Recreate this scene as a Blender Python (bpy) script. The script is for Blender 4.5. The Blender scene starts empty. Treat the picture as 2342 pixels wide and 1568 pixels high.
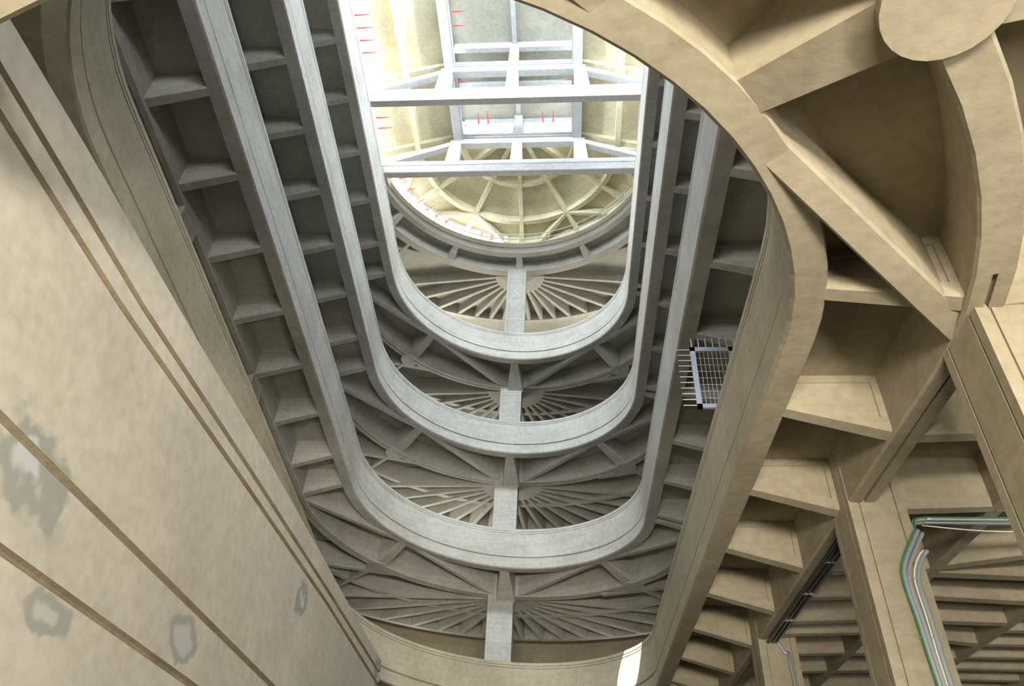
import bpy, bmesh, math, random
from mathutils import Vector, Matrix
random.seed(7)
PI = math.pi
sc = bpy.context.scene
COL = sc.collection

# ------------------------------------------------------------------ camera
def make_camera():
    pitch, yaw, roll, f = .70586, -.08779, .05214, 1836.6
    F = Vector((math.sin(yaw)*math.cos(pitch), math.cos(yaw)*math.cos(pitch), math.sin(pitch)))
    R = F.cross(Vector((0, 0, 1))).normalized()
    U = R.cross(F)
    c, s = math.cos(roll), math.sin(roll)
    r2, u2 = c*R+s*U, -s*R+c*U
    cd = bpy.data.cameras.new('camera'); cd.sensor_width = 36; cd.lens = f/2342*36
    cd.clip_start = .05; cd.clip_end = 300
    o = bpy.data.objects.new('camera', cd); COL.objects.link(o)
    m = Matrix((r2, u2, -F)).transposed().to_4x4()
    o.matrix_world = m
    sc.camera = o
make_camera()

# ------------------------------------------------------------------ light
w = bpy.data.worlds.new('sky'); sc.world = w; w.use_nodes = True
bg = w.node_tree.nodes['Background']
bg.inputs[0].default_value = (.80, .90, 1.0, 1); bg.inputs[1].default_value = 1.4

def area(name, loc, target, sx, sy, power, col):
    l = bpy.data.lights.new(name, 'AREA'); l.shape = 'RECTANGLE'; l.size = sx; l.size_y = sy
    l.energy = power; l.color = col
    o = bpy.data.objects.new(name, l); COL.objects.link(o); o.location = loc
    d = Vector(target)-Vector(loc)
    o.rotation_euler = d.to_track_quat('-Z', 'Y').to_euler()
    return o
# daylight through the tall ground floor windows behind the viewer, low and warm
area('ground_window_light', (1, -11, -.9), (0, 8, 6), 9, 1.2, 7200, (1, .925, .79))
area('ground_window_light', (6.5, -5.2, -1.3), (-5.5, 6, 6.5), 5, .8, 1300, (1, .925, .79))
# unseen fill lamps added beyond the far curve to brighten the fans, mostly left
for x, z, pw in ((-7.5, 27.8, 480), (2.8, 27.8, 380), (-7.5, 21.3, 330), (-7.5, 16.1, 300), (-7.5, 10.9, 90), (3, 10.9, 50)):
    area('far_fill_light', (x, 35.4, z), (-2.4+(x+2.4)*.2, 30, z+3.2), 4, 1.0, pw, (1, .96, .84))
# daylight of the roof lantern; the roof-end lamp is added to brighten the far arcs
el = area('eaves_light', (-9.55, 18, 33.05), (2, 18.5, 28), 13, .8, 2200, (.88, .94, 1)); el.data.spread = math.radians(115)
el = area('eaves_light', (4.75, 18, 33.05), (-7, 18.5, 28), 13, .8, 2200, (.80, .90, 1)); el.data.spread = math.radians(115)
area('roof_end_fill', (-2.4, 2.5, 32.6), (-2.4, 26, 24), 11, 3, 10000, (.78, .88, 1))
# unseen near-end fill lamps added to brighten the far beams, one per turn
for zc in (9.2, 14.4, 19.6, 24.8):
    area('near_fill_light', (-2.4, -5.9, zc-.6), (-2.4, 28, zc+8.0), 12, 1.8, 2300, (.93, .96, 1))
sun = bpy.data.lights.new('sunbeam', 'SPOT'); sun.energy = 420000; sun.spot_size = math.radians(2.1); sun.spot_blend = .04; sun.shadow_soft_size = .02
so = bpy.data.objects.new('sunbeam', sun); COL.objects.link(so); so.location = (-4, 6, 33)
so.rotation_euler = (Vector((1.95, 26.1, 9.2))-Vector(so.location)).to_track_quat('-Z', 'Y').to_euler()

vs = sc.view_settings
vs.view_transform = 'Standard'; vs.look = 'None'; vs.exposure = 0.0; vs.gamma = 1; vs.use_curve_mapping = False
sc.cycles.use_denoising = True
sc.cycles.max_bounces = 8; sc.cycles.diffuse_bounces = 4
sc.cycles.sample_clamp_indirect = 6

# ------------------------------------------------------------------ materials
def concrete(name, base, dark, light, scale=1.0, bump=.15, board=0.0, patches=None, rough=.85, seams=False):
    m = bpy.data.materials.new(name); m.use_nodes = True
    nt = m.node_tree; N = nt.nodes; L = nt.links
    bs = N['Principled BSDF']; bs.inputs['Roughness'].default_value = rough
    bs.inputs['Specular IOR Level'].default_value = .25
    geo = N.new('ShaderNodeNewGeometry')
    n1 = N.new('ShaderNodeTexNoise'); n1.inputs['Scale'].default_value = .55*scale; n1.inputs['Detail'].default_value = 6; n1.inputs['Roughness'].default_value = .6
    n2 = N.new('ShaderNodeTexNoise'); n2.inputs['Scale'].default_value = 7*scale; n2.inputs['Detail'].default_value = 8
    L.new(geo.outputs['Position'], n1.inputs['Vector']); L.new(geo.outputs['Position'], n2.inputs['Vector'])
    r1 = N.new('ShaderNodeValToRGB'); r1.color_ramp.elements[0].position = .32; r1.color_ramp.elements[1].position = .68
    r1.color_ramp.elements[0].color = (*dark, 1); r1.color_ramp.elements[1].color = (*light, 1)
    e = r1.color_ramp.elements.new(.5); e.color = (*base, 1)
    L.new(n1.outputs['Fac'], r1.inputs['Fac'])
    mx = N.new('ShaderNodeMix'); mx.data_type = 'RGBA'; mx.blend_type = 'MULTIPLY'; mx.inputs['Factor'].default_value = .35
    r2 = N.new('ShaderNodeValToRGB'); r2.color_ramp.elements[0].position = .3; r2.color_ramp.elements[1].position = .6
    r2.color_ramp.elements[0].color = (.6, .58, .52, 1); r2.color_ramp.elements[1].color = (1, 1, 1, 1)
    L.new(n2.outputs['Fac'], r2.inputs['Fac'])
    L.new(r1.outputs['Color'], mx.inputs['A']); L.new(r2.outputs['Color'], mx.inputs['B'])
    col = mx.outputs['Result']
    if board:
        mp = N.new('ShaderNodeMapping'); mp.inputs['Scale'].default_value = (.25, .25, 9)
        n3 = N.new('ShaderNodeTexNoise'); n3.inputs['Scale'].default_value = 1.5; n3.inputs['Detail'].default_value = 3
        L.new(geo.outputs['Position'], mp.inputs['Vector']); L.new(mp.outputs['Vector'], n3.inputs['Vector'])
        r3 = N.new('ShaderNodeValToRGB'); r3.color_ramp.elements[0].position = .38; r3.color_ramp.elements[1].position = .6
        r3.color_ramp.elements[0].color = (.72, .70, .64, 1); r3.color_ramp.elements[1].color = (1, 1, 1, 1)
        L.new(n3.outputs['Fac'], r3.inputs['Fac'])
        mb = N.new('ShaderNodeMix'); mb.data_type = 'RGBA'; mb.blend_type = 'MULTIPLY'; mb.inputs['Factor'].default_value = board
        L.new(col, mb.inputs['A']); L.new(r3.outputs['Color'], mb.inputs['B']); col = mb.outputs['Result']
    if patches:
        # repair patches of grey plaster, each an irregular blot with a paler core
        nz = N.new('ShaderNodeTexNoise'); nz.inputs['Scale'].default_value = 1.6; nz.inputs['Detail'].default_value = 5
        L.new(geo.outputs['Position'], nz.inputs['Vector'])
        for (c, rad, outer, inner) in patches:
            sb = N.new('ShaderNodeVectorMath'); sb.operation = 'SUBTRACT'; sb.inputs[1].default_value = c
            L.new(geo.outputs['Position'], sb.inputs[0])
            dv = N.new('ShaderNodeVectorMath'); dv.operation = 'DIVIDE'; dv.inputs[1].default_value = rad
            L.new(sb.outputs[0], dv.inputs[0])
            ln = N.new('ShaderNodeVectorMath'); ln.operation = 'LENGTH'; L.new(dv.outputs[0], ln.inputs[0])
            ad = N.new('ShaderNodeMath'); ad.operation = 'MULTIPLY_ADD'; ad.inputs[1].default_value = 2.4
            L.new(nz.outputs['Fac'], ad.inputs[0]); L.new(ln.outputs['Value'], ad.inputs[2])
            for lim, cc in ((2.25, outer), (1.75, inner)):
                ms = N.new('ShaderNodeMapRange'); ms.inputs['From Min'].default_value = lim; ms.inputs['From Max'].default_value = lim-.22
                L.new(ad.outputs[0], ms.inputs['Value'])
                mm = N.new('ShaderNodeMix'); mm.data_type = 'RGBA'; mm.inputs['B'].default_value = (*cc, 1)
                L.new(ms.outputs['Result'], mm.inputs['Factor']); L.new(col, mm.inputs['A']); col = mm.outputs['Result']
    L.new(col, bs.inputs['Base Color'])
    b = N.new('ShaderNodeBump'); b.inputs['Strength'].default_value = bump; b.inputs['Distance'].default_value = .04
    L.new(n2.outputs['Fac'], b.inputs['Height']); L.new(b.outputs['Normal'], bs.inputs['Normal'])
    return m
def plain(name, col, rough=.5, metal=0, emit=0):
    m = bpy.data.materials.new(name); m.use_nodes = True
    nt = m.node_tree; bs = nt.nodes['Principled BSDF']
    nz = nt.nodes.new('ShaderNodeTexNoise'); nz.inputs['Scale'].default_value = 20
    rp = nt.nodes.new('ShaderNodeValToRGB')
    rp.color_ramp.elements[0].color = (*[c*.85 for c in col], 1); rp.color_ramp.elements[1].color = (*[min(1, c*1.1) for c in col], 1)
    nt.links.new(nz.outputs['Fac'], rp.inputs['Fac']); nt.links.new(rp.outputs['Color'], bs.inputs['Base Color'])
    bs.inputs['Roughness'].default_value = rough; bs.inputs['Metallic'].default_value = metal
    if emit:
        bs.inputs['Emission Color'].default_value = (*col, 1); bs.inputs['Emission Strength'].default_value = emit
    return m
M_LOW = concrete('warm_concrete', (.36, .315, .225), (.30, .26, .18), (.41, .36, .265), board=.18)
M_UP = concrete('grey_concrete', (.42, .41, .37), (.36, .35, .31), (.47, .46, .425), board=.35)
M_ROOF = concrete('cream_roof_concrete', (.70, .64, .44), (.60, .54, .36), (.78, .73, .54))
M_TRUSS = concrete('pale_truss_concrete', (.50, .51, .52), (.44, .45, .46), (.56, .57, .58))
GREY = (.36, .36, .31); PALE = (.56, .56, .55)
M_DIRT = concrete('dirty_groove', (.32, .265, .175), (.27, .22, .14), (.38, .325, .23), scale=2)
M_WALL = concrete('plastered_wall', (.60, .55, .455), (.53, .495, .42), (.66, .61, .51), scale=.8, bump=.08,
    patches=[((-5.6, 7.0, 4.3), (9, .75, .50), GREY, PALE), ((-5.6, 11.4, 4.15), (9, .55, .30), GREY, (.50, .50, .47)),
             ((-5.6, 16.2, 6.7), (9, .35, .35), GREY, PALE), ((-5.6, 24.2, 7.7), (9, .5, .6), GREY, PALE),
             ((-5.6, 8.2, 3.2), (9, .5, .22), GREY, (.5, .5, .46))])
M_FLOOR = concrete('dark_floor', (.07, .065, .055), (.05, .045, .04), (.09, .085, .075))  # floor kept dark to cut its bounce light under the decks
M_GLASS = plain('bright_window_glass', (.95, .98, 1), .3, 0, 12)
M_GLASS2 = plain('hazy_window_glass', (.95, .98, 1), .3, 0, 3)
M_LANT = concrete('lantern_concrete', (.40, .40, .33), (.33, .33, .27), (.46, .46, .38))
M_HOLE = plain('hole_shade', (.16, .155, .14), .7)  # dark colour stands in for the shade inside the ceiling holes
M_RED = plain('red_paint', (.62, .02, .012), .5)
M_WHITE = plain('white_paint', (.85, .85, .85), .4)
M_STEEL = plain('galvanised_steel', (.34, .38, .43), .6, .2)
M_WIRE = plain('bright_steel_wire', (.60, .62, .60), .5, .1)
M_PIPE = plain('grey_conduit', (.42, .46, .48), .4, .5)
M_DARK = plain('dark_conduit', (.035, .04, .042), .3, .3)
M_GREEN = plain('green_cable', (.03, .22, .07), .6)
M_CREAMC = plain('cream_cable', (.75, .70, .55), .5)

# ------------------------------------------------------------------ object helpers
def empty(name, label, cat, loc=(0, 0, 0), group=None, kind=None):
    o = bpy.data.objects.new(name, None); COL.objects.link(o); o.location = loc
    o.empty_display_size = .2
    if kind: o['kind'] = kind
    o['label'] = label; o['category'] = cat
    if group: o['group'] = group
    return o
def mk(name, vf, mat, parent=None, smooth=False):
    v, f = vf
    base = Vector((0, 0, 0))
    q = parent
    while q is not None: base += q.location; q = q.parent
    me = bpy.data.meshes.new(name)
    me.from_pydata([tuple(Vector(p)-base) for p in v], [], f); me.materials.append(mat)
    bm = bmesh.new(); bm.from_mesh(me); bmesh.ops.recalc_face_normals(bm, faces=bm.faces); bm.to_mesh(me); bm.free()
    if smooth:
        for p in me.polygons: p.use_smooth = True
    o = bpy.data.objects.new(name, me); COL.objects.link(o)
    if parent: o.parent = parent
    return o
def join(*vfs):
    V, F = [], []
    for v, f in vfs:
        n = len(V); V += list(v); F += [tuple(i+n for i in q) for q in f]
    return V, F
def box(x0, x1, y0, y1, z0, z1):
    v = [(x, y, z) for z in (z0, z1) for y in (y0, y1) for x in (x0, x1)]
    return v, [(0, 1, 3, 2), (4, 6, 7, 5), (0, 4, 5, 1), (2, 3, 7, 6), (0, 2, 6, 4), (1, 5, 7, 3)]
def loft(rings, closed=False, caps=True):
    n = len(rings[0]); V = [p for r in rings for p in r]; F = []
    m = len(rings)
    for i in range(m if closed else m-1):
        j = (i+1) % m
        for k in range(n):
            l = (k+1) % n
            F.append((i*n+k, i*n+l, j*n+l, j*n+k))
    if caps and not closed:
        F.append(tuple(range(n))); F.append(tuple(range((m-1)*n, m*n)))
    return V, F
def smooth_path(pts, m=5):
    pts = [Vector(p) for p in pts]; out = []
    q = [2*pts[0]-pts[1]]+pts+[2*pts[-1]-pts[-2]]
    for i in range(1, len(q)-2):
        for k in range(m):
            t = k/m; a, b, c, d = q[i-1], q[i], q[i+1], q[i+2]
            out.append(.5*((2*b)+(c-a)*t+(2*a-5*b+4*c-d)*t*t+(3*b-a-3*c+d)*t**3))
    return out+[pts[-1]]
def tube(pts, r, n=8):
    pts = [Vector(p) for p in pts]; rings = []; a = None
    for i, p in enumerate(pts):
        d = (pts[min(i+1, len(pts)-1)]-pts[max(i-1, 0)]).normalized()
        if a is None: a = d.cross(Vector((0, 0, 1)) if abs(d.z) < .9 else Vector((1, 0, 0)))
        a = (a-d*a.dot(d)).normalized(); b = d.cross(a)
        rr = r[i] if isinstance(r, (list, tuple)) else r
        rings.append([tuple(p+rr*(math.cos(t)*a+math.sin(t)*b)) for t in [2*PI*k/n for k in range(n)]])
    return loft(rings)
def beam(secs, ch=.03):
    """secs: (x, y, width, zbottom, ztop) along a line; chamfered underside"""
    d = Vector((secs[-1][0]-secs[0][0], secs[-1][1]-secs[0][1])).normalized(); n = Vector((-d.y, d.x)); R = []
    for x, y, wd, zb, zt in secs:
        h = wd/2; pr = [(-h, zt), (-h, zb+ch), (-h+ch, zb), (h-ch, zb), (h, zb+ch), (h, zt)]
        R.append([(x+n.x*a, y+n.y*a, z) for a, z in pr])
    return loft(R)
def cyl(c, r, z0, z1, n=32, a0=0, a1=2*PI):
    pts = [(c[0]+r*math.cos(a0+(a1-a0)*k/n), c[1]+r*math.sin(a0+(a1-a0)*k/n)) for k in range(n if a1-a0 > 6.2 else n+1)]
    return loft([[(x, y, z0) for x, y in pts], [(x, y, z1) for x, y in pts]])

# ------------------------------------------------------------------ the helix of the ramp
XC, YF, YN, RAD, PITCH, Z1, HF = -2.42, 24.02, 7.447, 5.0, 5.188, 9.932, 1.664
ARC = PI*RAD; LS = YF-YN; PER = 2*ARC+2*LS; SL = -PITCH/PER
def plan(a, o=0.0, xc=XC, yf=YF, yn=YN, r=RAD):
    A = PI*r; L = yf-yn; P = 2*A+2*L
    m = (a+A/2) % P
    if m < A: t = PI-m/r; return xc+(r+o)*math.cos(t), yf+(r+o)*math.sin(t)
    if m < A+L: return xc+r+o, yf-(m-A)
    if m < 2*A+L: t = -(m-A-L)/r; return xc+(r+o)*math.cos(t), yn+(r+o)*math.sin(t)
    return xc-r-o, yn+(m-2*A-L)
def ztop(k, a): return Z1+PITCH*(k-1)+SL*a
def alphas(a0, a1):
    n = max(2, int((a1-a0)/.42)); return [a0+(a1-a0)*i/n for i in range(n+1)]
def sweep(prof, al, zf, pl=plan, closed=False):
    return loft([[(*pl(a, o), zf(a)+z) for o, z in prof] for a in al], closed)
a_right = lambda y: ARC/2+(YF-y)           # arclength of a point on the right straight
a_left = lambda y: -(ARC/2+(YF-y))
a_deg = lambda d: (90-d)*PI/180*RAD        # far arc, angle measured from +x
NEAR = ARC+LS                              # arclength of the near centre
a_near = lambda d: NEAR+(-90-d)*PI/180*RAD # near arc, d = -90 centre, 0 right end

PARAPET = [(.0, 0), (.0, -.10), (.018, -.105), (.018, -.125), (0, -.13), (0, -.19), (.018, -.195), (.018, -.215), (0, -.22),
           (0, -1.17), (.05, -1.18), (.05, -1.235), (-.02, -1.25), (-.02, -HF+.04), (.02, -HF), (.34, -HF), (.36, -HF+.03), (.36, -1.0),
           (.2, -1.0), (.2, 0)]
SLABZ = -1.12; BOTZ = -HF-.42
OI, OO = 1.62, 2.02                         # the outer ring beam, carried by the columns
def rib_secs(k, a, o0, o1, w0, w1, zb0, zb1, zt=SLABZ+.02):
    z = ztop(k, a); p, q = plan(a, o0), plan(a, o1)
    return [(p[0], p[1], w0, z+zb0, z+zt), (q[0], q[1], w1, z+zb1, z+zt)]
def rib_panel(k, a, mat, parent):
    """cantilever rib with a sunk trapezoid panel on both cheeks"""
    v, f = beam(rib_secs(k, a, .3, OI+.05, .24, .27, -HF+.01, BOTZ+.03))
    o = mk('rib', (v, f), mat, parent)
    if k == 1:
        bm = bmesh.new(); bm.from_mesh(o.data)
        fs = [x for x in bm.faces if len(x.verts) == 4 and abs(x.normal.z) < .05 and x.calc_area() > .5]
        for x in fs: bmesh.ops.inset_region(bm, faces=[x], thickness=.14, depth=0, use_even_offset=True)
        fs = sorted([x for x in bm.faces if abs(x.normal.z) < .05 and x.calc_area() > .2 and len(x.verts) == 4], key=lambda x: -x.calc_area())
        for x in fs[:2]:
            bmesh.ops.inset_region(bm, faces=[x], thickness=.012, depth=-.03)
        bm.to_mesh(o.data); bm.free()
    return o
def brace(k, a0, o0, a1, o1, mat, parent, w0=.22, w1=.26):
    z0, z1 = ztop(k, a0), ztop(k, a1); p, q = plan(a0, o0), plan(a1, o1)
    return mk('brace', beam([(p[0], p[1], w0, z0-HF+(.09 if k == 1 and a0 > 20 else .015), z0+SLABZ+.02), (q[0], q[1], w1, z1+BOTZ+.02, z1+SLABZ+.02)]), mat, parent)

RIGHT_Y = [6.55+2.43*i for i in range(8)]
LEFT_Y = [7.2+2.17*i for i in range(8)]
def ramp_turn(k, label, mat):
    a0, a1 = -PER/2, (PER/2 if k > 1 else PER/2+9)
    b = plan(0); t = empty('spiral_ramp', label, 'ramp', (b[0], b[1], ztop(k, 0)-1), 'turns of the spiral ramp around the void')
    zf = lambda a: ztop(k, a)
    al = alphas(a0, a1); WD = 8.9
    mk('parapet', sweep(PARAPET, al, zf), mat, t)
    mk('deck', sweep([(.19, SLABZ), (WD, SLABZ), (WD, -.98), (.19, -.98)], al, zf), mat, t)
    am = a_right(6.2)
    mk('ring_beam', sweep([(OI, SLABZ+.01), (OI, BOTZ+.03), (OI+.03, BOTZ), (1.80, BOTZ), (1.80, BOTZ+.05), (1.85, BOTZ+.05), (1.85, BOTZ), (OO-.03, BOTZ), (OO, BOTZ+.03), (OO, SLABZ+.01)], alphas(a0, am), zf), mat, t)
    mk('ring_beam', sweep([(OI, SLABZ+.01), (OI, BOTZ+.03), (OI+.03, BOTZ), (OO-.03, BOTZ), (OO, BOTZ+.03), (OO, SLABZ+.01)], alphas(am, a1), zf), mat, t)
    for o in (3.85, 6.45):
        mk('edge_beam', sweep([(o, SLABZ+.01), (o, BOTZ+.1), (o+.22, BOTZ+.1), (o+.22, SLABZ+.01)], al, zf), mat, t)
    for y in RIGHT_Y: rib_panel(k, a_right(y), mat, t)
    for y in LEFT_Y: rib_panel(k, a_left(y), mat, t)
    # far arc: node ribs at 45 degrees, radial bracket over the column, diagonals
    for d in (135, 45):
        mk('rib', beam(rib_secs(k, a_deg(d), .3, OI+.05, .34, .5, -HF+.01, BOTZ+.02)), mat, t)
    for d in (180, 0): mk('rib', beam(rib_secs(k, a_deg(d), .3, OI+.05, .28, .32, -HF+.01, BOTZ+.02)), mat, t)
    mk('rib', beam(rib_secs(k, 0, .3, OI+.06, .32, .74, -HF+.01, BOTZ-.25)), mat, t)
    for d0, d1 in ((130, 95), (50, 85), (140, 177), (40, 3)): brace(k, a_deg(d0), .3, a_deg(d1), OI+.1, mat, t)
    # hub behind the far column and its fan of ribs
    hz = ztop(k, 0); hc = plan(0, 2.0)
    mk('hub', cyl(hc, 1.35, hz+BOTZ+.02, hz+SLABZ+.02, 40, 0, PI), mat, t)
    for i in range(16):
        d = -84+168*i/15
        u = (math.sin(math.radians(d)), math.cos(math.radians(d)))
        # run out to the outer edge beam
        s = 1.0
        while math.hypot(hc[0]+u[0]*s-XC, hc[1]+u[1]*s-YF)-RAD < 6.5 and s < 7.5: s += .1
        zr = hz-SL*0
        sh = -SL*u[0]*0
        e = (hc[0]+u[0]*s, hc[1]+u[1]*s)
        ae = RAD*math.atan2(e[0]-XC, e[1]-YF)
        mk('fan_rib', beam([(hc[0]+u[0]*1.0, hc[1]+u[1]*1.0, .15, hz+BOTZ+.03, hz+SLABZ+.02), (e[0], e[1], .2, ztop(k, ae)+BOTZ+.08, ztop(k, ae)+SLABZ+.02)], .02), mat, t)
    for d in (135, 45):
        a = a_deg(d); z = ztop(k, a); c = plan(a, 1.95)
        mk('hub', cyl(c, .42, z+BOTZ+.01, z+SLABZ+.02, 20), mat, t)
        ra = math.radians(d)
        sg = 1 if d > 90 else -1
        pb, pe = plan(a_deg(90+sg*33), 1.9), plan(a_deg(90+sg*62), 4.6)
        mk('fan_rib', beam([(pb[0], pb[1], .26, z+BOTZ+.03, z+SLABZ+.02), (pe[0], pe[1], .24, z+BOTZ+.10, z+SLABZ+.02)], .02), mat, t)
        for dd in (0,):
            u = (math.cos(ra+math.radians(dd)), math.sin(ra+math.radians(dd)))
            e = (c[0]+u[0]*4.4, c[1]+u[1]*4.4)
            mk('fan_rib', beam([(c[0]+u[0]*.2, c[1]+u[1]*.2, .16, z+BOTZ+.03, z+SLABZ+.02), (e[0], e[1], .2, z+BOTZ+.10, z+SLABZ+.02)], .02), mat, t)
    if k == 1:
        # near arc overhead
        for d in (-42,):
            a = a_near(d); z = ztop(k, a)
            mk('rib', beam(rib_secs(k, a, .3, OI+.1, .46, .60, -HF+.02, BOTZ+.02)), mat, t)
            c = plan(a, 1.86)
            mk('hub', cyl(c, .46, z+BOTZ-.03, z+SLABZ+.02, 28), mat, t)
            ra = math.radians(d)
            for dd in (-62, -30, 0, 34):
                u = (math.cos(ra+math.radians(dd)), math.sin(ra+math.radians(dd)))
                e = (c[0]+u[0]*4.3, c[1]+u[1]*4.3)
                mk('fan_rib', beam([(c[0]+u[0]*.1, c[1]+u[1]*.1, .62, z+BOTZ+.02, z+SLABZ+.02), (e[0], e[1], .22, z+BOTZ+.10, z+SLABZ+.02)], .02), mat, t)
        brace(k, a_near(-41), .12, a_near(-6), OI+.1, mat, t, .30, .34)
        brace(k, a_near(-50), .12, a_near(-86), OI+.1, mat, t, .30, .34)
        mk('rib', beam(rib_secs(k, a_near(-90), .3, OI+.1, .32, .6, -HF+.01, BOTZ+.02)), mat, t)
        # outer bays on the right side
        mk('outer_deck', sweep([(8.8, SLABZ), (15, SLABZ), (15, -.98), (8.8, -.98)], alphas(a_right(YF), a_right(YN)), zf), mat, t)
        mk('edge_beam', sweep([(9.2, SLABZ+.01), (9.2, BOTZ+.1), (9.42, BOTZ+.1), (9.42, SLABZ+.01)], alphas(a_right(YF), a_right(YN)), zf), mat, t)
        for i in range(16):
            y = 8.2+1.02*i; a = a_right(y)
            mk('fan_rib', beam(rib_secs(k, a, 6.6, 14.8, .22, .22, BOTZ+.1, BOTZ+.12)), mat, t)
        ys = [6.66, 9.0, 11.3, 13.9, 15.3, 16.8, 17.7, 19.3, 20.9, 22.6]
        for y in ys:
            a = a_right(y); mk('fan_rib', beam(rib_secs(k, a, OO-.02, 3.9, .24, .22, BOTZ+.02, BOTZ+.1)), mat, t)
        for y0, y1 in ((6.66, 5.5), (9.0, 8.2), (11.3, 10.5), (13.8, 12.6), (14.1, 14.3), (15.3, 15.6), (16.8, 16.9), (17.7, 18.4), (19.3, 19.6), (20.9, 20.6), (22.6, 22.4)):
            p, q = plan(a_right(y0), 3.95), plan(a_right(y1), 6.5)
            mk('fan_rib', beam([(p[0], p[1], .24, ztop(k, a_right(y0))+BOTZ+.1, ztop(k, a_right(y0))+SLABZ+.02), (q[0], q[1], .22, ztop(k, a_right(y1))+BOTZ+.1, ztop(k, a_right(y1))+SLABZ+.02)], .02), mat, t)
    return t

ramp_turn(1, 'lowest cream turn of the spiral ramp, its near curve passing over the viewer', M_LOW)
ramp_turn(2, 'second turn of the spiral ramp from below, with brownish grey parapet', M_UP)
ramp_turn(3, 'third turn of the spiral ramp from below, grey, under the brightest one', M_UP)
ramp_turn(4, 'highest sloping turn of the spiral ramp, its parapet palest in the roof light', M_UP)

# ------------------------------------------------------------------ roof level gallery
R5 = dict(xc=-2.5, yf=22.9, yn=2.0, r=6.85)
pl5 = lambda a, o=0.: plan(a, o, **R5)
A5 = PI*6.85; L5 = R5['yf']-R5['yn']
def gallery():
    zt = 32.62
    t = empty('roof_gallery', 'flat curved gallery at roof level with a pipe railing above its rounded far end', 'gallery', (R5['xc'], R5['yf']+6.85, zt-1))
    al = alphas(-(A5/2+L5), A5/2+L5); zf = lambda a: zt
    mk('parapet', sweep([(0, 0), (0, -.34), (.05, -.36), (.05, -.42), (0, -.44), (0, -.78), (.03, -.8), (.32, -.8), (.32, -.4), (.2, -.4), (.2, 0)], al, zf, pl5), M_UP, t)
    mk('deck', sweep([(.19, -.5), (9, -.5), (9, -.35), (.19, -.35)], al, zf, pl5), M_UP, t)
    mk('ring_beam', sweep([(.95, -.49), (.95, -1.2), (1.35, -1.2), (1.35, -.49)], al, zf, pl5), M_UP, t)
    mk('edge_beam', sweep([(5.0, -.49), (5.0, -1.15), (5.25, -1.15), (5.25, -.49)], al, zf, pl5), M_UP, t)
    for d in (90, 62, 118, 34, 146, 8, 172):
        a = (90-d)*PI/180*6.85; p, q = pl5(a, .3), pl5(a, 1.0)
        mk('rib', beam([(p[0], p[1], .3, zt-.8, zt-.48), (q[0], q[1], .42, zt-1.2, zt-.48)]), M_UP, t)
    hc = pl5(0, 1.35)
    mk('hub', cyl(hc, 1.35, zt-1.19, zt-.48, 40, 0, PI), M_UP, t)
    for i in range(16):
        d = math.radians(-84+168*i/15); u = (math.sin(d), math.cos(d)); s = 1.
        while math.hypot(hc[0]+u[0]*s-R5['xc'], hc[1]+u[1]*s-R5['yf'])-6.85 < 5.0 and s < 8.5: s += .1
        mk('fan_rib', beam([(hc[0]+u[0], hc[1]+u[1], .15, zt-1.17, zt-.48), (hc[0]+u[0]*s, hc[1]+u[1]*s, .2, zt-1.12, zt-.48)], .02), M_UP, t)
    for d in (135, 45):
        a = (90-d)*PI/180*6.85; c = pl5(a, 1.2)
        ra = math.radians(d)
        sg = 1 if d > 90 else -1
        pb, pe = pl5((-sg*33)*PI/180*6.85, 1.2), pl5((-sg*60)*PI/180*6.85, 3.6)
        mk('fan_rib', beam([(pb[0], pb[1], .26, zt-1.17, zt-.48), (pe[0], pe[1], .24, zt-1.1, zt-.48)], .02), M_UP, t)
        for dd in (0,):
            u = (math.cos(ra+math.radians(dd)), math.sin(ra+math.radians(dd)))
            mk('fan_rib', beam([(c[0], c[1], .18, zt-1.17, zt-.48), (c[0]+u[0]*4.2, c[1]+u[1]*4.2, .2, zt-1.1, zt-.48)], .02), M_UP, t)
gallery()
def railing():
    zt = 32.6
    t = empty('pipe_railing', 'thin two-rail metal railing round the far end of the roof gallery', 'railing', (R5['xc'], R5['yf']+6.95, zt))
    al = [(-A5/2*.93)+A5*.93*i/60 for i in range(61)]
    for h in (.40, .78):
        mk('rail', tube([(*pl5(a, .06), zt+h) for a in al], .026, 6), M_WIRE, t, True)
    for i in range(13):
        a = -A5/2*.9+A5*.9*i/12; x, y = pl5(a, .06)
        mk('post', tube([(x, y, zt-.02), (x, y, zt+.78)], .03, 6), M_WIRE, t, True)
railing()

# ------------------------------------------------------------------ columns
def column(cx, cy, wx, wy, label, mat, z0=-1.6, z1=31.5, face='y', group='concrete columns carrying the ramp'):
    t = empty('concrete_column', label, 'column', (cx, cy, z0), group)
    x0, x1, y0, y1 = cx-wx/2, cx+wx/2, cy-wy/2, cy+wy/2
    g, d = .035, .03
    def side(p, q, n):   # polyline of one face with two grooves
        p, q, n = Vector(p), Vector(q), Vector(n); L = (q-p).length; u = (q-p)/L; out = [p]
        for s in (.13, L-.13-g):
            out += [p+u*s, p+u*s-n*d, p+u*(s+g)-n*d, p+u*(s+g)]
        return out
    poly = side((x0, y0), (x1, y0), (0, -1))+side((x1, y0), (x1, y1), (1, 0))+side((x1, y1), (x0, y1), (0, 1))+side((x0, y1), (x0, y0), (-1, 0))
    mk('shaft', loft([[(p.x, p.y, z0) for p in poly], [(p.x, p.y, z1) for p in poly]]), mat, t)
    mk('base', join(box(x0-.12, x1+.12, y0-.12, y1+.12, z0, z0+.35), box(x0-.06, x1+.06, y0-.06, y1+.06, z0+.35, z0+.45)), mat, t)
    return t
YC = YF+RAD+OI
column(-2.62, YC+.45, 1.0, .94, 'tall column at the middle of the far curve, seen between the turns', M_UP)
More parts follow.
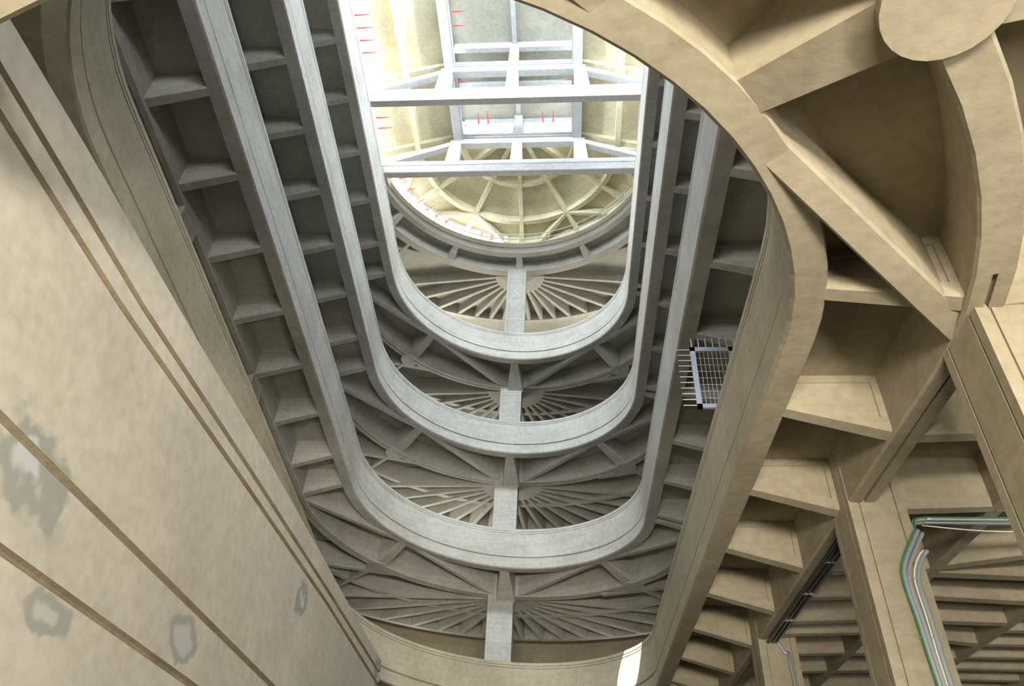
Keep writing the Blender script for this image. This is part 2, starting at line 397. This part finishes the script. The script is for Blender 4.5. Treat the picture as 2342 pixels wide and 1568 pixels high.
column(4.19+.43, 6.70, .86, .86, 'broad concrete column at the right edge of the picture', M_LOW)
c2 = column(4.19+.41, 11.30, .82, .82, 'cream column with pipes and a green cable running down its face', M_LOW)
column(4.19+.41, 18.35, .82, .82, 'partly hidden cream column near the bottom edge, under the dark pipes', M_LOW)
for y, nm in ((6.7, 'nearest'), (12.4, 'middle'), (18.3, 'farthest')):
    column(XC-RAD-OI-.42, y, .82, .82, 'column behind the dark left side of the ramp, %s of the three' % nm, M_UP)

# ------------------------------------------------------------------ pipes and cables
t = empty('wall_conduits', 'grey pipes and green cable bent down the face of the cream column', 'pipes', (4.75, 10.88, 6))
yf_ = 10.86
def down(pts, r, mat, nm, dy=0):
    return mk(nm, tube(smooth_path([(x, yf_-dy, z) for x, z in pts]), r, 10), mat, t, True)
P1 = [(5.06, 5.70), (4.96, 5.55), (4.80, 5.30), (4.71, 5.12), (4.68, 4.96), (4.68, 4.7), (4.70, 4.4), (4.71, 3.9), (4.73, 3.4), (4.76, 2.4), (4.8, 1)]
down(P1, .035, M_PIPE, 'pipe'); down([(x+.055, z-.04) for x, z in P1], .03, M_PIPE, 'pipe')
down([(x-.04, z+.015) for x, z in P1], .011, M_GREEN, 'cable', .02)
P2 = [(5.10, 5.38), (5.02, 5.30), (4.92, 5.14), (4.86, 4.96), (4.85, 4.75), (4.86, 4.4), (4.86, 3.9), (4.87, 3.4), (4.89, 2.4), (4.92, 1)]
down(P2, .035, M_PIPE, 'pipe'); down([(x-.05, z+.01) for x, z in P2], .014, M_CREAMC, 'cable')
for zc in (4.96, 4.13, 3.45):
    mk('clamp', box(4.64, 4.90, yf_-.02, yf_+.03, zc-.008, zc+.008), M_PIPE, t)
t = empty('ceiling_conduits', 'grey pipes with a green cable running along the rib behind the broad column', 'pipes', (5.0, 10.9, 6.0))
for dy, dz, m, r, nm in ((0, 0, M_PIPE, .035, 'pipe'), (.10, 0, M_PIPE, .032, 'pipe'), (-.05, .0, M_GREEN, .011, 'cable')):
    mk(nm, tube(smooth_path([(5.07, 11.0+dy, 5.72), (5.08, 11.0+dy, 5.85), (5.14, 11.02+dy, 5.94+dz), (5.3, 11.03+dy, 5.97+dz), (5.6, 11.03+dy, 5.975+dz), (8.6, 11.05+dy, 5.985+dz)]), r, 8), m, t, True)
mk('cable', tube([(5.3+.3*i, 11.22, 5.97-.09*math.sin(PI*i/8)) for i in range(9)], .01, 6), M_CREAMC, t, True)
t = empty('beam_conduits', 'dark glossy pipes along the ring beam between the two cream columns', 'pipes', (4.5, 14.5, 6.0))
def zb1(y): return ztop(1, a_right(y))+BOTZ
for o, r in ((.00, .04), (.09, .036), (.17, .028)):
    mk('pipe', tube([(4.40+o, y, zb1(y)-.06) for y in (11.72, 13, 14.5, 16, 17.9)], r, 8), M_DARK, t, True)
mk('pipe', tube(smooth_path([(4.55, 17.9, zb1(17.9)-.06), (4.62, 17.93, zb1(17.9)-.10), (4.72, 17.92, zb1(17.9)-.3), (4.8, 17.90, zb1(17.9)-.8), (4.82, 17.90, 1)]), .035, 8), M_PIPE, t, True)
for y in (13.1, 14.7, 16.3): mk('clamp', box(4.38, 4.60, y-.008, y+.008, zb1(y)-.10, zb1(y)+.0), M_PIPE, t)

# ------------------------------------------------------------------ spiked mesh gate on the ramp
def gate():
    x0, x1, x2, z0, z1, y = 2.50, 3.34, 4.15, 9.12, 10.62, 12.6
    t = empty('mesh_gate', 'spiked steel mesh screen standing on the ramp edge, right of the void', 'gate', (3.3, y, 7.5))
    b = .055
    mk('frame', join(box(x0, x2, y-.03, y+.03, z1-.10, z1), box(x0, x2, y-.03, y+.03, z0, z0+.09), box(x0, x0+.10, y-.03, y+.03, z0, z1),
                     box(x2-.1, x2, y-.03, y+.03, 7.45, z1), box(x1-.075, x1+.075, y-.03, y+.03, 7.45, z1)), M_STEEL, t)
    for p, q in ((x0+.1, x1-.075), (x1+.075, x2-.1)):
        vf = [tube([(p+(q-p)*i/8, y, z0+.05), (p+(q-p)*i/8, y, z1-.05)], .004, 5) for i in range(1, 8)]
        vf += [tube([(p, y+.01, z0+.09+(z1-z0-.19)*i/8), (q, y+.01, z0+.09+(z1-z0-.19)*i/8)], .004, 5) for i in range(1, 8)]
        mk('wire_mesh', join(*vf), M_WIRE, t)
    for i in range(11):
        z = z0+.07+(z1-z0-.12)*i/10
        mk('spike', tube([(x0+.02, y, z), (x0-.26, y, z)], [.011, .009], 6), M_WIRE, t)
    for i in range(12):
        x = x0+.05+(x2-x0-.1)*i/11
        mk('spike', tube([(x, y, z1-.02), (x, y, z1+.25)], [.010, .007], 6), M_WIRE, t)
gate()

# ------------------------------------------------------------------ plastered wall on the left
def interp(tab, y):
    if y <= tab[0][0]: (a, b), (c, d) = tab[0], tab[1]
    elif y >= tab[-1][0]: (a, b), (c, d) = tab[-2], tab[-1]
    else:
        for i in range(len(tab)-1):
            if tab[i][0] <= y <= tab[i+1][0]: (a, b), (c, d) = tab[i], tab[i+1]; break
    return b+(d-b)*(y-a)/(c-a)
T_TOP = [(3.64, 7.56), (5.33, 7.66), (9.1, 7.79), (12.2, 7.95), (16.95, 8.08), (20, 8.13), (24.1, 8.27)]
T_G1 = [(3.86, 7.09), (7.51, 7.12), (12, 7.38), (18, 7.68), (24.27, 7.94)]
T_G2 = [(4.17, 6.73), (7.15, 6.77), (12, 7.08), (18, 7.42), (24.0, 7.60)]
T_L1 = [(6.12, 4.44), (15.8, 4.81)]
T_L2 = [(6.95, 3.43), (12.5, 3.76)]
def left_wall():
    X = -5.6; R = []
    ys = [-2, 0, 2]+[3+.5*i for i in range(43)]+[24.45]
    for y in ys:
        pr = [(-.32, interp(T_TOP, y)), (0, interp(T_TOP, y))]
        for tb, h, d in ((T_G1, .08, .06), (T_G2, .08, .06), (T_L1, .085, .07), (T_L2, .085, .07)):
            z = interp(tb, y); pr += [(0, z+h*.3), (-d, z), (-d, z-h*.6), (0, z-h)]
        pr += [(0, -1.6), (-.32, -1.6)]
        R.append([(X+dx, y, z) for dx, z in pr])
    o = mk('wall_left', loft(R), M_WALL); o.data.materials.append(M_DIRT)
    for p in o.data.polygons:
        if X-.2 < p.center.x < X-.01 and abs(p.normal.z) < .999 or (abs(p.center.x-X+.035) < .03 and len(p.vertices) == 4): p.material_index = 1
    o['kind'] = 'structure'; o['label'] = 'bright plastered wall with long grooves and grey repair patches'
    return o
left_wall()

# ------------------------------------------------------------------ outer shell
def S(o): o['kind'] = 'structure'; return o
alw = alphas(0, PER)
def wbase(a):
    x, y = plan(a, 8.7)
    if y <= 4: return 4.6
    return 6.9 if x > 4 and y < 24.2 else -1.6   # the ground floor is open towards the viewer's back
S(mk('wall_outer', loft([[(*plan(a, 8.7), wbase(a)), (*plan(a, 9.0), wbase(a)), (*plan(a, 9.0), 36), (*plan(a, 8.7), 36)] for a in alw[:-1]], True), M_LOW))
S(mk('wall_right', box(17.4, 17.7, 3, 30, -1.6, 9), M_LOW))
S(mk('floor', box(-22, 22, -30, 40, -1.9, -1.6), M_FLOOR))

# ------------------------------------------------------------------ roof
XR = -2.42
def zr(d): return 36.15-.33*d
Y0R, YAP = 12.4, 24.75
def slab_strip(x0, x1, y0, y1):
    a, b = abs(x0-XR), abs(x1-XR)
    return [(x0, y0, zr(a)), (x1, y0, zr(b)), (x1, y1, zr(b)), (x0, y1, zr(a)), (x0, y0, zr(a)+.2), (x1, y0, zr(b)+.2), (x1, y1, zr(b)+.2), (x0, y1, zr(a)+.2)], \
        [(0, 1, 2, 3), (4, 7, 6, 5), (0, 4, 5, 1), (1, 5, 6, 2), (2, 6, 7, 3), (3, 7, 4, 0)]
roof = bpy.data.objects.new('ceiling', None); COL.objects.link(roof); S(roof)
WR = 7.3
mk('roof_slab', join(slab_strip(XR-9.5, XR-2.85, Y0R, YAP), slab_strip(XR+2.85, XR+9.5, Y0R, YAP)), M_ROOF, roof)
for s in (-1, 1):
    x = XR+s*5.08
    mk('purlin', box(x-.13, x+.13, Y0R, YAP, zr(5.08)-.42, zr(5.08)+.1), M_ROOF, roof)
    x = XR+s*3.05
    mk('lantern_beam', join(box(x-.22, x+.22, Y0R, YAP, 34.55, 35.35), box(x-s*.22-.05, x-s*.22+.05, Y0R, YAP, 34.6, 34.78), box(x-s*.22-.05, x-s*.22+.05, Y0R, YAP, 34.84, 35.02)), M_TRUSS, roof)
# the half dome: cone slab and its ribs
nA = 36; rings = []
for r in (.05, 2.9, 5, 8.9):
    rings.append([(XR+r*math.cos(PI*i/nA)*1.0, YAP+.16+r*math.sin(PI*i/nA)*.96, r) for i in range(nA+1)])
V, F = [], []
for rg in rings:
    for x, y, r in rg: V.append((x, y, max(zr(r), 0)))
for rg in rings:
    for x, y, r in rg: V.append((x, y, zr(r)+.2))
n = nA+1; m = len(rings)
for L_ in (0, m*n):
    for j in range(m-1):
        for i in range(nA): F.append((L_+j*n+i, L_+j*n+i+1, L_+(j+1)*n+i+1, L_+(j+1)*n+i))
mk('dome_slab', (V, F), M_ROOF, roof)
def dpt(r, deg): t_ = math.radians(deg); return XR+r*math.cos(t_), YAP+r*math.sin(t_)*.96
def drib(nm, r0, d0, r1, d1, w0=.2, w1=.24, dep=.38):
    p, q = dpt(r0, d0), dpt(r1, d1)
    mk(nm, beam([(p[0], p[1], w0, zr(r0)-dep, zr(r0)+.05), (q[0], q[1], w1, zr(r1)-dep, zr(r1)+.05)], .02), M_ROOF, roof)
for d in range(0, 181, 30): drib('dome_rib', .3 if 0 < d < 180 else 3.2, d, 7.1, d)
for rr, wd in ((2.95, .22), (5.05, .26)):
    al_ = [PI*i/36 for i in range(37)]
    mk('dome_ring', loft([[(XR+(rr+o)*math.cos(a), YAP+(rr+o)*math.sin(a)*.96, zr(rr)+z) for o, z in ((-wd/2, .08), (-wd/2, -.36), (wd/2, -.36), (wd/2, .08))] for a in al_]), M_ROOF, roof)
for d0, d1 in ((60, 88), (120, 92), (60, 34), (120, 146), (0, 26), (180, 154)): drib('dome_rib', 5.05, d0, 7.2, d1)
for d in (45, 75, 105, 135): pass
# lantern
mk('lantern_ceiling', box(XR-3.2, XR+3.2, Y0R, YAP+.1, 36.95, 37.15), M_LANT, roof)
mk('lantern_rib', box(XR-.11, XR+.11, Y0R, YAP, 36.65, 36.97), M_TRUSS, roof)
for y in (16.0, 20.5, 22.6):
    mk('lantern_rib', box(XR-3.0, XR+3.0, y-.12, y+.12, 36.45 if y != 22.6 else 36.75, 36.97), M_TRUSS, roof)
for x in (-4.05, -.85):
    mk('ceiling_port', loft([[(x+.21*math.cos(2*PI*i/20), 22.0+.21*math.sin(2*PI*i/20), z) for i in range(20)] for z in (36.84, 36.96)]), M_HOLE, roof)
for s in (-1, 1):
    x = XR+s*3.12
    mk('lantern_sill', box(x-.06, x+.06, Y0R, YAP, 35.3, 35.55), M_TRUSS, roof)
    mk('lantern_head', box(x-.06, x+.06, Y0R, YAP, 36.5, 37.0), M_TRUSS, roof)

# trusses
def truss(y, label):
    t = empty('roof_truss', label, 'truss', (XR, y, 31.98), 'concrete trusses across the void under the roof')
    zb, zt_ = 31.98, 32.84; x0, x1 = XR-8.0, XR+8.0; th = .34
    prof = [(y, zt_), (y, 32.53), (y+.03, 32.52), (y+.03, 32.48), (y, 32.47), (y, zb+.03), (y+.03, zb), (y+th, zb), (y+th, zt_)]
    mk('bottom_chord', loft([[(x, a, z) for a, z in prof] for x in (x0, x1)]), M_TRUSS, t)
    mk('top_chord', box(XR-3.3, XR+3.3, y, y+th, 34.25, 34.66), M_TRUSS, t)
    mk('lantern_chord', join(box(XR-2.85, XR+2.85, y-.02, y+th, 34.72, 34.86), box(XR-2.85, XR+2.85, y+.05, y+th, 34.6, 34.75), box(XR-2.85, XR+2.85, y-.02, y+th, 34.90, 35.05)), M_TRUSS, t)
    for s in (-1, 1):
        xa, xb = XR+s*2.87, XR+s*3.42
        mk('post', loft([[(xa, y+.01, 32.8), (xb+s*.16, y+.01, 32.8), (xb+s*.16, y+th, 32.8), (xa, y+th, 32.8)], [(xa, y+.01, 34.6), (xb, y+.01, 34.6), (xb, y+th, 34.6), (xa, y+th, 34.6)]]), M_TRUSS, t)
        # inclined strut
        p0, p1 = (XR+s*6.4, 32.8), (XR+s*3.35, 34.15)
        mk('strut', loft([[(x, y+.03, z), (x, y+.03, z+.34), (x, y+th, z+.34), (x, y+th, z)] for x, z in (p0, p1)]), M_TRUSS, t)
        mk('rafter', loft([[(x, y-.02, z), (x, y-.02, z+.3), (x, y+th+.1, z+.3), (x, y+th+.1, z)] for x, z in ((XR+s*7.3, zr(7.3)-.27), (XR+s*3.2, zr(3.2)-.27))]), M_ROOF, t)
    mk('post', loft([[(XR+a*wd/2, yy, z) for a, yy in ((-1, y+.01), (1, y+.01), (1, y+th), (-1, y+th))] for wd, z in ((.62, 32.8), (.5, 34.3))]), M_TRUSS, t)
    mk('lantern_post', loft([[(XR+a*wd/2, yy, z) for a, yy in ((-1, y+.01), (1, y+.01), (1, y+.25), (-1, y+.25))] for wd, z in ((.5, 35.0), (.42, 36.7))]), M_TRUSS, t)
truss(20.3, 'white concrete truss across the void, nearer the top of the picture')
truss(24.35, 'white concrete truss across the void just before the half dome')

# windows under the eaves, panes as lit by the sky outside
def win(name, panels):
    o = bpy.data.objects.new(name, None); COL.objects.link(o); S(o); return o
w1 = win('window_1', 0)   # left eaves
for y0 in [12.6+1.95*i for i in range(6)]:
    mk('window_pane', box(XR-WR-.03, XR-WR, y0, y0+1.8, 33.0, 33.72), M_GLASS, w1)
mk('window_frame', join(box(XR-WR-.06, XR-WR+.06, Y0R, YAP, 32.85, 33.0), box(XR-WR-.06, XR-WR+.06, Y0R, YAP, 33.68, 33.9),
    *[box(XR-WR-.06, XR-WR+.06, y0-.15, y0, 33.0, 33.7) for y0 in [12.6+1.95*i for i in range(7)]]), M_WHITE, w1)
w2 = win('window_2', 0)   # half dome, left quarter
def epos(deg, r): t_ = math.radians(deg); return XR+(r+.6*abs(math.cos(t_))**2)*math.cos(t_), YAP+r*math.sin(t_)
def arcwall(d0, d1, z0, z1, r, th=.05, n=4):
    R = []
    for i in range(n+1):
        d = d0+(d1-d0)*i/n; p, q = epos(d, r), epos(d, r+th)
        R.append([(*p, z0), (*q, z0), (*q, z1), (*p, z1)])
    return loft(R)
for i in range(13):
    d = 178-6.0*i
    mk('window_pane', arcwall(d, d-5.2, 32.95, 33.72, 5.92, .03, 2), M_GLASS, w2)
mk('window_frame', join(arcwall(180, 98, 32.2, 32.95, 5.90, .1, 20), arcwall(180, 98, 33.70, 34.4, 5.90, .1, 20)), M_WHITE, w2)
S(mk('wall_dome', arcwall(98, 0, 32.2, 34.4, 5.95, .15, 30), M_ROOF))
S(mk('wall_eaves', box(XR+WR, XR+WR+.15, Y0R, YAP, 32.2, 33.95), M_ROOF))
w3 = win('window_3', 0)   # lantern end
for x0, x1 in ((XR-2.8, XR-.28), (XR+.28, XR+2.8)):
    n = 4
    for i in range(n):
        a, b = x0+(x1-x0)*i/n, x0+(x1-x0)*(i+1)/n
        mk('window_pane', box(a+.02, b-.02, YAP-.04, YAP-.01, 35.08, 36.5), M_GLASS2, w3)
mk('window_frame', join(box(XR-2.9, XR+2.9, YAP, YAP+.1, 36.48, 36.97), box(XR-2.9, XR+2.9, YAP, YAP+.1, 34.9, 35.08), box(XR-.3, XR+.3, YAP-.02, YAP+.1, 35.0, 36.9)), M_TRUSS, w3)
w4 = win('window_4', 0)   # lantern sides
for s in (-1, 1):
    for i in range(6):
        y0 = 12.6+2.0*i; mk('window_pane', box(XR+s*3.12-.015, XR+s*3.12+.015, y0, y0+1.85, 35.55, 36.5), M_GLASS2, w4)

# red window arms
def arm(p, d, L_, label, group, plate=False):
    t = empty('window_arm', label, 'window arm', p, group)
    p = Vector(p); d = Vector(d).normalized()
    mk('rod', tube([p, p+d*L_*.55, p+d*L_], [.045, .03, .008], 6), M_RED, t)
    if plate:
        u = d.cross(Vector((0, 0, 1))).normalized()
        q = p-d*.02; v, f = box(-.12, .12, -.05, .05, -.11, .11)
        mk('bracket', ([tuple(q+u*a+d*b+Vector((0, 0, c))) for a, b, c in v], f), M_WHITE, t)
i = 0
for y, pt in ((14.0, 0), (15.1, 1), (16.2, 0), (17.1, 1), (17.7, 0), (18.3, 1), (18.9, 0), (21.7, 0), (22.35, 1), (22.95, 0)):
    arm((-9.25, y, 33.70), (1, 0, .06), .75, 'red rod arm on the left eaves windows beside the roof slab', 'red arms on the left eaves windows', bool(pt))
for d, pt in ((168, 0), (160, 0), (151, 1), (145, 1), (139, 1), (133, 1), (113, 0), (107, 1)):
    p = epos(d, 5.80); c = (XR-p[0], YAP-p[1], .03)
    arm((p[0], p[1], 33.55), c, .55, 'red rod arm on the curved windows of the half dome', 'red arms on the half dome windows', bool(pt))
for x in (-4.55, -4.05, -1.15, -.6): arm((x, YAP-.0, 36.5), (0, -1, .0), .75, 'red rod arm hanging over the bright lantern end window', 'red arms on the lantern end window')
for y, z in ((18.5, 36.5), (19.15, 36.4), (21.6, 35.5), (22.45, 35.1)):
    arm((-5.30, y, z), (1, 0, .0), .6, 'red rod arm on the left side of the roof lantern', 'red arms on the left lantern side')
for y, z in ((19.0, 36.4), (21.6, 35.45), (22.45, 35.1)):
    arm((.47, y, z), (-1, 0, .0), .5, 'red rod arm on the right side of the roof lantern', 'red arms on the right lantern side')

# unseen frames added behind the near-end fill lamps
for i, zc in enumerate((9.2, 14.4, 19.6, 24.8)):
    q = bpy.data.objects.new('window_%d' % (6+i), None); COL.objects.link(q); S(q)
    mk('window_frame', join(*[box(-8.5+2*j, -8.4+2*j, -6.12, -6.0, zc-1.2, zc+1.2) for j in range(7)], box(-8.5, 3.6, -6.12, -6.0, zc-1.3, zc-1.2), box(-8.5, 3.6, -6.12, -6.0, zc+1.2, zc+1.3)), M_WHITE, q)
for i, (x, z) in enumerate(((-7.5, 27.8), (2.8, 27.8), (-7.5, 21.3), (-7.5, 16.1), (-7.5, 10.9), (3, 10.9))):  # unseen frames added behind the far fill lamps
    q = bpy.data.objects.new('window_%d' % (10+i), None); COL.objects.link(q); S(q)
    mk('window_frame', join(*[box(x-2.1+1.4*j, x-2.03+1.4*j, 35.75, 35.85, z-.7, z+.7) for j in range(4)], box(x-2.1, x+2.17, 35.75, 35.85, z-.8, z-.7), box(x-2.1, x+2.17, 35.75, 35.85, z+.7, z+.8)), M_WHITE, q)
# ground floor window behind the viewer
g = bpy.data.objects.new('window_5', None); COL.objects.link(g); S(g)
mk('window_frame', join(*[box(-8+4*i, -7.85+4*i, -26.2, -26, -1.6, 3.2) for i in range(6)], box(-8, 12.15, -26.2, -26, 3.1, 3.3)), M_STEEL, g)
